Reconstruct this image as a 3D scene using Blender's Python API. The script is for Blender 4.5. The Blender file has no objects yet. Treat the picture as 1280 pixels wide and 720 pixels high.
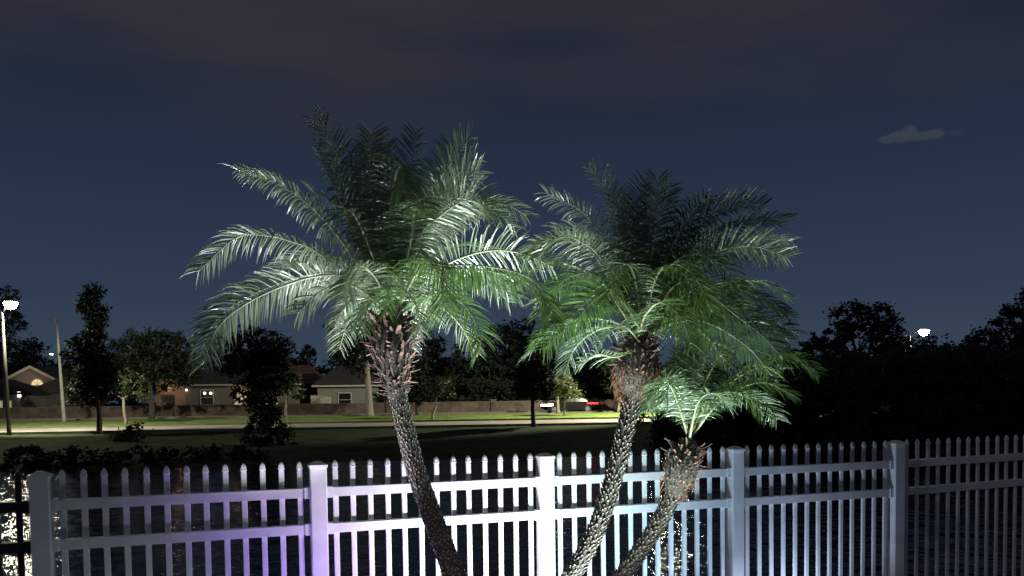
import bpy, math, random
from mathutils import Vector, Matrix, noise
random.seed(7)
R = math.radians
sc = bpy.context.scene
C = sc.collection

# ------------------------------------------------------------------ camera
F, PX, PY = 1005.0, 640.0, 545.0        # focal length and principal point in pixels of a 1280x720 picture
CAMZ, PITCH, ROLL = 1.68, 0.045, 0.0129
GZ = -.60                                # the lawn on this side: the camera stands on a raised terrace
fw = Vector((0, math.cos(PITCH), -math.sin(PITCH)))
r0 = Vector((1, 0, 0)); u0 = Vector((0, math.sin(PITCH), math.cos(PITCH)))
rt = math.cos(ROLL)*r0 - math.sin(ROLL)*u0
up = math.sin(ROLL)*r0 + math.cos(ROLL)*u0
CP = Vector((0, 0, CAMZ))
cam = bpy.data.cameras.new('camera'); co = bpy.data.objects.new('camera', cam); C.objects.link(co)
co.matrix_world = Matrix(((rt.x, up.x, -fw.x, CP.x), (rt.y, up.y, -fw.y, CP.y), (rt.z, up.z, -fw.z, CP.z), (0, 0, 0, 1)))
cam.sensor_width = 36; cam.lens = 36*F/1280; cam.shift_y = (PY-360)/1280
cam.clip_start = 0.05; cam.clip_end = 6000
sc.camera = co

def at(px, py, Y):
    d = rt*((px-PX)/F) + up*((PY-py)/F) + fw
    return CP + d*(Y/d.y)
def proj(p):
    d = p-CP; z = d.dot(fw); return PX+F*d.dot(rt)/z, PY-F*d.dot(up)/z
def mpp(Y): return Y/F                   # metres per pixel at depth Y

# ------------------------------------------------------------------ render settings
sc.render.engine = 'CYCLES'
sc.view_settings.view_transform = 'Standard'; sc.view_settings.look = 'None'
sc.view_settings.exposure = 0.0; sc.view_settings.gamma = 1.0
sc.cycles.use_denoising = True
sc.cycles.max_bounces = 12; sc.cycles.diffuse_bounces = 3; sc.cycles.glossy_bounces = 3; sc.cycles.transmission_bounces = 4; sc.cycles.transparent_max_bounces = 8
sc.cycles.sample_clamp_indirect = 6.0
sc.cycles.volume_bounces = 12

# ------------------------------------------------------------------ night sky
W = bpy.data.worlds.new('World'); sc.world = W; W.use_nodes = True
nt = W.node_tree; nt.nodes.clear()
def nd(t, typ, **kw):
    n = t.nodes.new(typ)
    for k, v in kw.items(): setattr(n, k, v)
    return n
def ramp(t, stops):
    n = nd(t, 'ShaderNodeValToRGB'); cr = n.color_ramp
    while len(cr.elements) > 1: cr.elements.remove(cr.elements[-1])
    cr.elements[0].position, cr.elements[0].color = stops[0][0], (*stops[0][1], 1)
    for p, c in stops[1:]:
        e = cr.elements.new(p); e.color = (*c, 1)
    return n
def s2l(*c): return tuple(((x/255)/12.92 if x/255 < .04045 else ((x/255+.055)/1.055)**2.4) for x in c)
tc = nd(nt, 'ShaderNodeTexCoord'); sx = nd(nt, 'ShaderNodeSeparateXYZ')
nt.links.new(tc.outputs['Generated'], sx.inputs[0])
grad = ramp(nt, [(0.0, s2l(58, 70, 84)), (0.06, s2l(55, 68, 85)), (0.13, s2l(47, 60, 80)), (0.24, s2l(39, 50, 71)), (0.36, s2l(33, 41, 58)), (0.48, s2l(28, 33, 45)), (1.0, s2l(24, 27, 36))])
nt.links.new(sx.outputs['Z'], grad.inputs[0])
mp = nd(nt, 'ShaderNodeMapping'); mp.inputs['Scale'].default_value = (1.5, 1.5, 6.5)
mp.inputs['Location'].default_value = (2.15, 0.6, 0.2)
nt.links.new(tc.outputs['Generated'], mp.inputs[0])
nz = nd(nt, 'ShaderNodeTexNoise'); nz.inputs['Scale'].default_value = 1.7; nz.inputs['Detail'].default_value = 5; nz.inputs['Roughness'].default_value = .5
nt.links.new(mp.outputs[0], nz.inputs[0])
el = nd(nt, 'ShaderNodeMapRange'); el.inputs[1].default_value = .19; el.inputs[2].default_value = .45; el.inputs[3].default_value = -.32; el.inputs[4].default_value = .22
nt.links.new(sx.outputs['Z'], el.inputs[0])
ad = nd(nt, 'ShaderNodeMath', operation='ADD'); nt.links.new(nz.outputs['Fac'], ad.inputs[0]); nt.links.new(el.outputs[0], ad.inputs[1])
cr = nd(nt, 'ShaderNodeMapRange', interpolation_type='SMOOTHSTEP'); cr.inputs[1].default_value = .38; cr.inputs[2].default_value = .74; cr.inputs[3].default_value = 0; cr.inputs[4].default_value = .9
nt.links.new(ad.outputs[0], cr.inputs[0])
mix = nd(nt, 'ShaderNodeMix', data_type='RGBA')
nt.links.new(cr.outputs[0], mix.inputs['Factor']); nt.links.new(grad.outputs[0], mix.inputs['A'])
mix.inputs['B'].default_value = (*s2l(49, 50, 58), 1)
bg = nd(nt, 'ShaderNodeBackground'); bg.inputs['Strength'].default_value = 1.0
nt.links.new(mix.outputs['Result'], bg.inputs[0])
wo = nd(nt, 'ShaderNodeOutputWorld'); nt.links.new(bg.outputs[0], wo.inputs[0])

# ------------------------------------------------------------------ added moonlight and the garden uplights
def light(name, typ, loc, energy, color, aim=None, cone=None, blend=.5, rad=.05):
    l = bpy.data.lights.new(name, typ); o = bpy.data.objects.new(name, l); C.objects.link(o)
    o.location = loc; l.energy = energy; l.color = color
    if typ == 'SUN': l.angle = rad
    else: l.shadow_soft_size = rad
    if typ == 'SPOT': l.spot_size = cone; l.spot_blend = blend
    if aim is not None: o.rotation_euler = (Vector(aim)-Vector(loc)).to_track_quat('-Z', 'Y').to_euler()
    return o
light('moon_fill', 'SUN', (-20, -20, 40), .09, (1.0, .97, .93), aim=(-20+6.2, -20+7.0, 40-3.6), rad=R(.5))  # unseen moon, added to brighten the small cloud and the fence's dim end

# the fence line: five posts traced from the photograph, 1.85 m panels
FD = Vector((1.750, 0.6028, 0)); FL = FD.length; FE = FD.normalized(); FN = Vector((FE.y, -FE.x, 0))   # FN faces the camera
FP0 = Vector((-3.228, 5.48, 0))
BEND = Matrix.Rotation(R(5), 3, 'Z')       # the line turns away a little at the fifth post
def fence_axes(k): return (FE, FN) if k <= 4 else (BEND @ FE, BEND @ FN)
def fence_pt(k, off=0.0, z=0.0):
    e, n = fence_axes(k)
    return FP0 + FD*min(k, 4) + e*FL*1.13*max(0, k-4) + n*off + Vector((0, 0, z))
for nm, k_, d_, e_, c_, ka, cn in (('uplight_violet', .99, .48, 105, (.40, .23, 1.0), 1.0, 96), ('uplight_pale', .45, .44, 16, (.66, .78, .95), .42, 130),
                               ('uplight_white', 1.46, .72, 165, (1.0, .82, 1.0), 1.46, 106), ('uplight_white', 1.74, .72, 240, (.94, 1.0, .98), 1.72, 104), ('uplight_aqua', 2.08, .72, 195, (.62, .95, 1.0), 2.02, 104),
                               ('uplight_blue', 2.50, .55, 100, (.50, .74, 1.0), 2.42, 104), ('uplight_blue', 2.95, .40, 40, (.55, .70, 1.0), 2.85, 100)):
    light(nm, 'SPOT', fence_pt(k_, d_, GZ+.05), e_, c_, aim=fence_pt(ka, .12, 1.9), cone=R(cn), blend=.9, rad=.025)
light('uplight_blue', 'SPOT', fence_pt(3.12, .34, GZ+.05), 62, (.60, .72, 1.0), aim=fence_pt(3.55, .03, .62), cone=R(92), blend=1.0, rad=.025)
# the palm spotlights stand on the lawn round the palms
light('palm_spotlight', 'SPOT', (-1.75, 4.75, GZ+.08), 660, (.97, 1.0, 1.0), aim=(-1.45, 5.1, 2.3), cone=R(64), blend=.5, rad=.04)
light('palm_spotlight', 'SPOT', (-.10, 5.7, GZ+.08), 480, (.97, 1.0, .93), aim=(-.25, 5.05, 2.4), cone=R(62), blend=.6, rad=.04)
light('palm_spotlight', 'SPOT', (.45, 4.85, GZ+.08), 760, (.80, 1.0, .93), aim=(.45, 5.2, 2.4), cone=R(66), blend=.5, rad=.04)
light('palm_spotlight', 'SPOT', (2.15, 4.9, GZ+.08), 430, (.85, 1.0, .88), aim=(1.5, 5.4, 2.2), cone=R(70), blend=.6, rad=.04)
light('palm_spotlight', 'SPOT', (.02, 5.0, GZ+.08), 380, (1.0, 1.0, .72), aim=(-.02, 4.62, 2.4), cone=R(34), blend=.7, rad=.04)  # extra yellowish lamp, added to brighten the tallest palm's drooping green frond
light('crown_fill', 'SPOT', (-.85, 2.7, GZ+.08), 170, (.95, .98, 1.0), aim=(-.85, 5.25, 3.05), cone=R(27), blend=.6, rad=.04)  # added fill from the camera side, lifts the tallest palm's upper fronds
light('crown_fill', 'SPOT', (1.0, 2.7, GZ+.08), 150, (.90, 1.0, 1.0), aim=(1.0, 5.4, 2.8), cone=R(27), blend=.6, rad=.04)  # same added fill for the top of the middle palm
light('trunk_spotlight', 'SPOT', (.55, 4.0, GZ+.05), 85, (1.0, .93, .95), aim=(.8, 5.4, 1.0), cone=R(58), blend=.7, rad=.03)
light('trunk_spotlight', 'SPOT', (.05, 4.3, GZ+.05), 30, (1.0, .84, .93), aim=(-.6, 5.3, 1.7), cone=R(52), blend=.8, rad=.03)

# ------------------------------------------------------------------ helpers
class MB:
    def __init__(s): s.v = []; s.f = []; s.m = []
    def add(s, vs, fs, m=0):
        b = len(s.v); s.v += [tuple(x) for x in vs]; s.f += [tuple(b+i for i in f) for f in fs]; s.m += [m]*len(fs); return s
    def box(s, c, sz, X=Vector((1, 0, 0)), Y=Vector((0, 1, 0)), Z=Vector((0, 0, 1)), ch=0.0, m=0):
        c = Vector(c); a, b, h = sz[0]/2, sz[1]/2, sz[2]/2
        if ch <= 0: ring = [(-a, -b), (a, -b), (a, b), (-a, b)]
        else: ring = [(-a+ch, -b), (a-ch, -b), (a, -b+ch), (a, b-ch), (a-ch, b), (-a+ch, b), (-a, b-ch), (-a, -b+ch)]
        n = len(ring)
        vs = [c+X*p+Y*q-Z*h for p, q in ring]+[c+X*p+Y*q+Z*h for p, q in ring]
        fs = [(i, (i+1) % n, n+(i+1) % n, n+i) for i in range(n)]+[tuple(range(n-1, -1, -1)), tuple(range(n, 2*n))]
        return s.add(vs, fs, m)
    def tube(s, pts, rads, n=8, m=0, cap=True):
        pts = [Vector(p) for p in pts]; vs = []; fs = []
        prev = None
        for i, p in enumerate(pts):
            T = (pts[min(i+1, len(pts)-1)]-pts[max(i-1, 0)]).normalized()
            if prev is None: A = T.orthogonal().normalized()
            else: A = (prev-T*prev.dot(T)).normalized()
            prev = A; B = T.cross(A)
            for j in range(n):
                a = 2*math.pi*j/n; vs.append(p+(A*math.cos(a)+B*math.sin(a))*rads[i])
        for i in range(len(pts)-1):
            for j in range(n):
                fs.append((i*n+j, i*n+(j+1) % n, (i+1)*n+(j+1) % n, (i+1)*n+j))
        if cap: fs += [tuple(range(n-1, -1, -1)), tuple((len(pts)-1)*n+j for j in range(n))]
        return s.add(vs, fs, m)
    def mesh(s, name, mats, smooth=False):
        me = bpy.data.meshes.new(name); me.from_pydata(s.v, [], s.f)
        for mt in (mats if isinstance(mats, (list, tuple)) else [mats]): me.materials.append(mt)
        if any(s.m): me.polygons.foreach_set('material_index', s.m)
        if smooth: me.polygons.foreach_set('use_smooth', [True]*len(me.polygons))
        me.update(); return me
    def build(s, name, mats, parent=None, smooth=False): return link(name, s.mesh(name, mats, smooth), parent)
def link(name, data, parent=None):
    o = bpy.data.objects.new(name, data); C.objects.link(o)
    if parent is not None:
        o.parent = parent; o.matrix_parent_inverse = world_of(parent).inverted()
    return o
def world_of(o):
    m = o.matrix_basis.copy()
    while o.parent is not None:
        m = o.parent.matrix_basis @ o.matrix_parent_inverse @ m if False else (o.parent.matrix_basis @ (o.matrix_parent_inverse @ m))
        o = o.parent
    return m
def tag(o, label=None, cat=None, group=None, kind=None):
    if label: o['label'] = label
    if cat: o['category'] = cat
    if group: o['group'] = group
    if kind: o['kind'] = kind
    return o
def thing(name, label, cat, loc=(0, 0, 0), group=None):
    o = bpy.data.objects.new(name, None); C.objects.link(o); o.location = loc; o.empty_display_size = .2
    return tag(o, label, cat, group)

# ------------------------------------------------------------------ materials
def mat(name, col, rough=.6, var=.25, scale=20, bump=0, bscale=60, trans=0, spec=.5, metal=0, emit=None, estr=0, objvar=0, col2=None):
    m = bpy.data.materials.new(name); m.use_nodes = True; t = m.node_tree; b = t.nodes['Principled BSDF']
    b.inputs['Roughness'].default_value = rough; b.inputs['Metallic'].default_value = metal
    b.inputs['Specular IOR Level'].default_value = spec
    tcn = nd(t, 'ShaderNodeTexCoord')
    n = nd(t, 'ShaderNodeTexNoise'); n.inputs['Scale'].default_value = scale; n.inputs['Detail'].default_value = 4
    t.links.new(tcn.outputs['Object'], n.inputs[0])
    lo = tuple(c*(1-var) for c in col); hi = tuple(min(1, c*(1+var)) for c in (col2 or col))
    r = ramp(t, [(.3, lo), (.7, hi)]); t.links.new(n.outputs['Fac'], r.inputs[0])
    out = r.outputs[0]
    if objvar:
        oi = nd(t, 'ShaderNodeObjectInfo'); mr = nd(t, 'ShaderNodeMapRange'); mr.inputs[3].default_value = 1-objvar; mr.inputs[4].default_value = 1+objvar
        t.links.new(oi.outputs['Random'], mr.inputs[0])
        hs = nd(t, 'ShaderNodeHueSaturation'); t.links.new(mr.outputs[0], hs.inputs['Value']); t.links.new(out, hs.inputs['Color']); out = hs.outputs[0]
    t.links.new(out, b.inputs['Base Color'])
    if bump:
        n2 = nd(t, 'ShaderNodeTexNoise'); n2.inputs['Scale'].default_value = bscale; n2.inputs['Detail'].default_value = 3
        t.links.new(tcn.outputs['Object'], n2.inputs[0])
        bp = nd(t, 'ShaderNodeBump'); bp.inputs['Strength'].default_value = bump; bp.inputs['Distance'].default_value = .02
        t.links.new(n2.outputs['Fac'], bp.inputs['Height']); t.links.new(bp.outputs[0], b.inputs['Normal'])
    if emit:
        b.inputs['Emission Color'].default_value = (*emit, 1); b.inputs['Emission Strength'].default_value = estr
    if trans:
        o = t.nodes['Material Output']; tr = nd(t, 'ShaderNodeBsdfTranslucent'); ms = nd(t, 'ShaderNodeMixShader'); ms.inputs[0].default_value = trans
        hs2 = nd(t, 'ShaderNodeHueSaturation'); hs2.inputs['Saturation'].default_value = 1.08; hs2.inputs['Value'].default_value = 1.05
        t.links.new(out, hs2.inputs['Color']); t.links.new(hs2.outputs[0], tr.inputs[0])
        t.links.new(b.outputs[0], ms.inputs[1]); t.links.new(tr.outputs[0], ms.inputs[2]); t.links.new(ms.outputs[0], o.inputs[0])
    return m
M = {}
M['vinyl'] = mat('white_vinyl', (.76, .76, .77), .42, .10, 5, bump=.04, bscale=30)
M['black_metal'] = mat('black_powder_coat', (.012, .012, .014), .5, .2)
M['frond'] = mat('palm_leaflet', (.062, .112, .034), .31, .45, 9, trans=.34, spec=.62, objvar=.25)
M['rachis'] = mat('palm_rachis', (.19, .23, .12), .4, .25, 14, spec=.5)
M['trunk'] = mat('palm_trunk', (.055, .048, .042), .85, .45, 30, bump=.6, bscale=60)
M['scar'] = mat('leaf_scar', (.33, .29, .25), .85, .6, 22, bump=.4, bscale=90)
M['stub'] = mat('dead_leaf_stub', (.105, .060, .046), .85, .7, 16, bump=.5, bscale=60, objvar=.85)
M['fibre'] = mat('palm_fibre', (.26, .12, .07), .9, .4, 20)
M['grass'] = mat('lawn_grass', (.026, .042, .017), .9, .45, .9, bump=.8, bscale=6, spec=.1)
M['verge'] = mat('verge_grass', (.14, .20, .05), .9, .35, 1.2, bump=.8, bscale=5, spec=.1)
M['road'] = mat('pale_concrete_road', (.25, .235, .19), .85, .2, .6, bump=.2, bscale=8)
M['asphalt'] = mat('asphalt', (.07, .068, .065), .85, .2, 2)
M['kerb'] = mat('kerb_concrete', (.14, .135, .12), .85, .15, 2)
M['leaf_dark'] = mat('dark_tree_leaf', (.012, .019, .010), .7, .4, .6, trans=.12, objvar=.3, spec=.2)  # night shade of the unlit crowns is put into this near-black green
M['leaf_mid'] = mat('green_tree_leaf', (.045, .065, .028), .5, .4, .8, trans=.25, objvar=.15)
M['leaf_lit'] = mat('lit_tree_leaf', (.14, .17, .062), .5, .35, .8, trans=.3)  # lighter leaf copy: lamplight on the lit crowns is put into the colour
M['bark'] = mat('bark', (.035, .03, .025), .9, .4, 6, bump=.8, bscale=14)
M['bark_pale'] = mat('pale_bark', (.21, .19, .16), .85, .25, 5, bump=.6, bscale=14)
M['pole'] = mat('concrete_lamp_pole', (.19, .19, .185), .7, .15, 4)
M['pole_dark'] = mat('bronze_lamp_pole', (.022, .02, .018), .6, .2, 4)
M['brick'] = mat('brown_wall_block', (.085, .06, .05), .9, .5, 1.6)
M['coping'] = mat('wall_coping', (.11, .09, .075), .9, .2, 3)
M['stucco'] = mat('taupe_stucco', (.16, .14, .118), .9, .08, 3)
M['stucco_cool'] = mat('grey_stucco', (.17, .17, .15), .9, .1, 3)
M['stucco_warm'] = mat('peach_stucco', (.40, .25, .17), .9, .1, 3)
M['trim'] = mat('pale_house_trim', (.40, .37, .32), .7, .1, 3)
M['shingle'] = mat('dark_roof_shingle', (.03, .027, .028), .9, .3, 5, bump=.5, bscale=4)
M['shingle_red'] = mat('red_roof_shingle', (.12, .05, .035), .9, .3, 5)
M['glass'] = mat('dark_window_glass', (.012, .013, .016), .2, .1, 3, spec=.15)
M['shutter'] = mat('dark_shutter', (.02, .018, .02), .7, .2)
M['wood'] = mat('weathered_fence_wood', (.34, .30, .24), .85, .25, 4)
M['lit_warm'] = mat('lit_window', (.8, .6, .35), .5, .1, 2, emit=(1.0, .78, .42), estr=.55)
M['lit_soft'] = mat('lit_porch_glass', (.7, .55, .4), .5, .1, 2, emit=(1.0, .78, .5), estr=.30)
M['bulb_warm'] = mat('porch_bulb', (1, .9, .8), .5, 0, emit=(1.0, .88, .7), estr=3.5)
M['lamp_yellow'] = mat('street_lamp_lens', (1, 1, .9), .4, 0, emit=(1.0, .93, .66), estr=420)
M['lamp_white'] = mat('white_street_lamp_lens', (1, 1, 1), .4, 0, emit=(1.0, .97, .9), estr=70)
M['lamp_dim'] = mat('distant_lamp_lens', (1, 1, 1), .4, 0, emit=(.85, .92, 1.0), estr=6)
M['headlight'] = mat('headlight_lens', (1, 1, 1), .3, 0, emit=(1.0, .97, .82), estr=22)
M['tail'] = mat('tail_light_lens', (.6, .02, .02), .3, 0, emit=(1.0, .07, .05), estr=1.6)
M['paint'] = mat('dark_car_paint', (.010, .009, .009), .6, .05, 2, spec=.08)
M['tyre'] = mat('tyre_rubber', (.012, .012, .012), .9, .1)
M['rim'] = mat('alloy_rim', (.3, .3, .3), .35, .05, metal=.8)

t = M['frond'].node_tree; b = t.nodes['Principled BSDF']; src = b.inputs['Base Color'].links[0].from_socket
ge = nd(t, 'ShaderNodeNewGeometry'); mx = nd(t, 'ShaderNodeMix', data_type='RGBA'); t.links.new(ge.outputs['Backfacing'], mx.inputs['Factor'])
un = nd(t, 'ShaderNodeMix', data_type='RGBA'); un.inputs['Factor'].default_value = .42; t.links.new(src, un.inputs['A']); un.inputs['B'].default_value = (.22, .27, .21, 1)
t.links.new(src, mx.inputs['A']); t.links.new(un.outputs['Result'], mx.inputs['B']); t.links.new(mx.outputs['Result'], b.inputs['Base Color'])
# water: ripples as relief on a glossy dark surface
wm = bpy.data.materials.new('pond_water'); wm.use_nodes = True; t = wm.node_tree; b = t.nodes['Principled BSDF']
b.inputs['Base Color'].default_value = (.004, .008, .010, 1); b.inputs['Roughness'].default_value = .025; b.inputs['IOR'].default_value = 1.33
tcn = nd(t, 'ShaderNodeTexCoord')
mpp_ = nd(t, 'ShaderNodeMapping'); mpp_.inputs['Scale'].default_value = (1.0, 1.0, 1.0); t.links.new(tcn.outputs['Object'], mpp_.inputs[0])
n1 = nd(t, 'ShaderNodeTexNoise'); n1.inputs['Scale'].default_value = 4.0; n1.inputs['Detail'].default_value = 2
n2 = nd(t, 'ShaderNodeTexNoise'); n2.inputs['Scale'].default_value = 1.1; n2.inputs['Detail'].default_value = 2
t.links.new(mpp_.outputs[0], n1.inputs[0]); t.links.new(mpp_.outputs[0], n2.inputs[0])
ma = nd(t, 'ShaderNodeMath', operation='MULTIPLY_ADD'); ma.inputs[1].default_value = .3
t.links.new(n1.outputs['Fac'], ma.inputs[0]); t.links.new(n2.outputs['Fac'], ma.inputs[2])
bp = nd(t, 'ShaderNodeBump'); bp.inputs['Strength'].default_value = 1.0; bp.inputs['Distance'].default_value = .085
n3 = nd(t, 'ShaderNodeTexNoise'); n3.inputs['Scale'].default_value = 13; n3.inputs['Detail'].default_value = 1; t.links.new(mpp_.outputs[0], n3.inputs[0])
mb3 = nd(t, 'ShaderNodeMath', operation='MULTIPLY_ADD'); mb3.inputs[1].default_value = .10; t.links.new(n3.outputs['Fac'], mb3.inputs[0]); t.links.new(ma.outputs[0], mb3.inputs[2])
t.links.new(mb3.outputs[0], bp.inputs['Height']); t.links.new(bp.outputs[0], b.inputs['Normal'])
M['water'] = wm

# ------------------------------------------------------------------ ground, pond, roads
TH = R(7); E = Vector((math.cos(TH), math.sin(TH), 0)); N = Vector((-math.sin(TH), math.cos(TH), 0)); O = Vector((0, 54, 0))
def lerp(x, pts):
    if x <= pts[0][0]: return pts[0][1]
    for (a, p), (c, q) in zip(pts, pts[1:]):
        if x <= c: return p+(q-p)*(x-a)/(c-a)
    return pts[-1][1]
def far_h(v): return lerp(v, [(-24, -1.7), (-17.5, -1.02), (-4, -.30), (0, -.09), (12.5, .356), (21, .43), (40, .75), (90, 1.6), (600, 3)])
def height(x, y):
    v = (Vector((x, y, 0))-O).dot(N)
    s = (Vector((x, y, 0))-FP0).dot(-FN)          # distance beyond the fence
    near = lerp(s, [(.3, GZ), (2.5, -.95), (5, -1.7)])
    h = max(near, far_h(v)) if v > -26 else near
    return h + .03*noise.noise(Vector((x*.3, y*.3, 0)))*(1 if v < -1 else 0)
def far_at(px, v, py=500, dz=0):
    k = (px-PX)/F
    c, s = math.cos(TH), math.sin(TH)
    u = (k*(54+v*c)+v*s)/(c-k*s)
    p = O+E*u+N*v; p.z = far_h(v)+dz
    return p
def sheet(name, us, vs, m, off=0.0, hf=None):
    mb = MB(); V = []
    for v in vs:
        for u in us:
            p = O+E*u+N*v; p.z = (hf(v) if hf else height(p.x, p.y))+off; V.append(p)
    nu = len(us)
    mb.add(V, [(j*nu+i, j*nu+i+1, (j+1)*nu+i+1, (j+1)*nu+i) for j in range(len(vs)-1) for i in range(nu-1)])
    return mb.build(name, m, smooth=True)
us = [-900, -600, -400, -250, -180, -130]+[-100+4*i for i in range(51)]+[130, 180, 250, 400, 600, 900]
vsl = [-75, -70, -65, -60]+[-56+1.0*i for i in range(57)]+[3, 6, 9, 12.5, 16, 19, 21, 30, 40, 60, 90, 140, 250, 500, 1200, 3000]
tag(sheet('ground', us, vsl, M['grass']), kind='structure')
ul = [-300, -200]+[-150+10*i for i in range(31)]+[200, 300]
tag(sheet('road', ul, [0.15, 1.5, 3, 4.5, 5.85], M['road'], .03, far_h), kind='structure')
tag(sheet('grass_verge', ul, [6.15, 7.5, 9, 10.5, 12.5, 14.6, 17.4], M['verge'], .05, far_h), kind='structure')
tag(sheet('far_road', ul, [17.7, 19, 20, 21.3], M['asphalt'], .03, far_h), kind='structure')
for v0 in (0.0, 6.0, 17.55, 21.45):
    kb = MB()
    for i in range(40):
        c = O+E*(-150+7.5*i+3.75)+N*v0; c.z = far_h(v0)+.0
        kb.box(c+Vector((0, 0, .02)), (7.49, .15, .26), E, N)
    tag(kb.build('kerb', M['kerb']), kind='structure')
wmb = MB(); wmb.add([(-260, -80, -1.0), (260, 97, -1.0), (260, 140, -1.0), (-260, 20, -1.0)], [(0, 1, 2, 3)])
tag(wmb.build('pond_water', M['water']), kind='structure')

# ------------------------------------------------------------------ the white picket fence
def fence(name, label, ks, m, post_from, npk, wpost=True, tops=True):
    root = thing(name, label, 'fence', fence_pt(ks[0], z=GZ))
    X, Yv, Z = FE, -FN, Vector((0, 0, 1))
    def put(n, data, p, parent=root, kk_=None):
        o = bpy.data.objects.new(n, data); C.objects.link(o); o.parent = parent
        e_, n_ = fence_axes(kk_ if kk_ is not None else 0)
        rotm = Matrix((e_, -n_, Z)).transposed().to_4x4()
        if n in ('picket', 'picket_cap'):
            jit = random.Random(round(p.x*1000)); rotm = rotm @ Matrix.Rotation(jit.uniform(-.0035, .0035), 4, 'Y') @ Matrix.Rotation(jit.uniform(-.04, .04), 4, 'Z')
        w = Matrix.Translation(p) @ rotm
        o.matrix_basis = world_of(parent).inverted() @ w
        return o
    pw, pk, rd = .124, .040, .072
    post = MB().box((0, 0, (1.19+GZ)/2), (pw, pw, 1.19-GZ), ch=.007).mesh('post', m)
    cap = MB(); cap.box((0, 0, 1.199), (pw+.014, pw+.014, .020), ch=.006)
    a, b2 = pw/2+.004, .02
    cap.add([(-a, -a, 1.2095), (a, -a, 1.2095), (a, a, 1.2095), (-a, a, 1.2095), (-b2, -b2, 1.234), (b2, -b2, 1.234), (b2, b2, 1.234), (-b2, b2, 1.234)],
            [(0, 1, 5, 4), (1, 2, 6, 5), (2, 3, 7, 6), (3, 0, 4, 7), (4, 5, 6, 7)])
    capm = cap.mesh('post_cap', m)
    picket = MB().box((0, 0, (1.17+GZ+.06)/2), (pk, .022, 1.17-GZ-.06), ch=.004).mesh('picket', m)
    pc = MB(); n = 8
    lev = [(1.168, .86), (1.1795, .86), (1.181, 1.16), (1.190, 1.16), (1.1925, 1.04), (1.203, 1.0), (1.214, .90), (1.224, .72), (1.232, .48), (1.238, .16)]
    V = []; Fs = []
    for z, s_ in lev:
        hx, hy, c_ = pk/2*s_, .0145*s_, .006*s_
        V += [(-hx+c_, -hy, z), (hx-c_, -hy, z), (hx, -hy+c_, z), (hx, hy-c_, z), (hx-c_, hy, z), (-hx+c_, hy, z), (-hx, hy-c_, z), (-hx, -hy+c_, z)]
    for i in range(len(lev)-1):
        Fs += [(i*n+j, i*n+(j+1) % n, (i+1)*n+(j+1) % n, (i+1)*n+j) for j in range(n)]
    Fs += [tuple((len(lev)-1)*n+j for j in range(n))]
    pc.add(V, Fs); pcm = pc.mesh('picket_cap', m)
    rl = FL-pw-.03
    rails = {zc: MB().box((0, 0, zc), (rl, rd, .070), ch=0).mesh('rail', m) for zc in (.998, .721, GZ+.2)}
    for me in rails.values():
        pass
    brk = MB().box((0, 0, 0), (.042, rd+.016, .084), ch=0).mesh('rail_bracket', m)
    for k in ks:
        if k in post_from:
            p = put('post', post, fence_pt(k), kk_=k); put('post_cap', capm, fence_pt(k), p, k)
        if k == ks[-1]: continue
        for zc, me in rails.items():
            put('rail', me, fence_pt(k+.5), kk_=k+.5)
            for sgn, kk in ((1, k), (-1, k+1)):
                put('rail_bracket', brk, fence_pt(kk)+fence_axes(k+.5)[0]*sgn*(pw/2+.021)+Vector((0, 0, zc)), kk_=k+.5)
        for i in range(1, npk+1):
            q = put('picket', picket, fence_pt(k+i/(npk+1)), kk_=k+.5)
            if tops: put('picket_cap', pcm, fence_pt(k+i/(npk+1)), q, k+.5)
    return root
fence('picket_fence', 'white vinyl picket fence with pointed pickets between square posts, running behind the palms', [0, 1, 2, 3, 4, 5, 6], M['vinyl'], {0, 1, 2, 3, 4, 5, 6}, 13)
fence('black_fence', 'unlit black metal fence past the end post of the white fence at the left edge', [-1, 0], M['black_metal'], {-1}, 13)

# ------------------------------------------------------------------ palms
def bez(pts, n):
    """Catmull-Rom through pts, n samples evenly spaced by length"""
    P = [Vector(p) for p in pts]; P = [P[0]*2-P[1]]+P+[P[-1]*2-P[-2]]
    raw = []
    for i in range(1, len(P)-2):
        a, b_, c, d = P[i-1], P[i], P[i+1], P[i+2]
        for k in range(16):
            t_ = k/16
            raw.append(.5*((2*b_)+(c-a)*t_+(2*a-5*b_+4*c-d)*t_*t_+(3*b_-a-3*c+d)*t_**3))
    raw.append(P[-2])
    L = [0]
    for a, b_ in zip(raw, raw[1:]): L.append(L[-1]+(b_-a).length)
    out = []; j = 0
    for i in range(n):
        s_ = L[-1]*i/(n-1)
        while j < len(L)-2 and L[j+1] < s_: j += 1
        f_ = (s_-L[j])/max(1e-9, L[j+1]-L[j]); out.append(raw[j].lerp(raw[j+1], min(1, f_)))
    return out, L[-1]
TOCAM = Vector((0, -1, 0))
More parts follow.
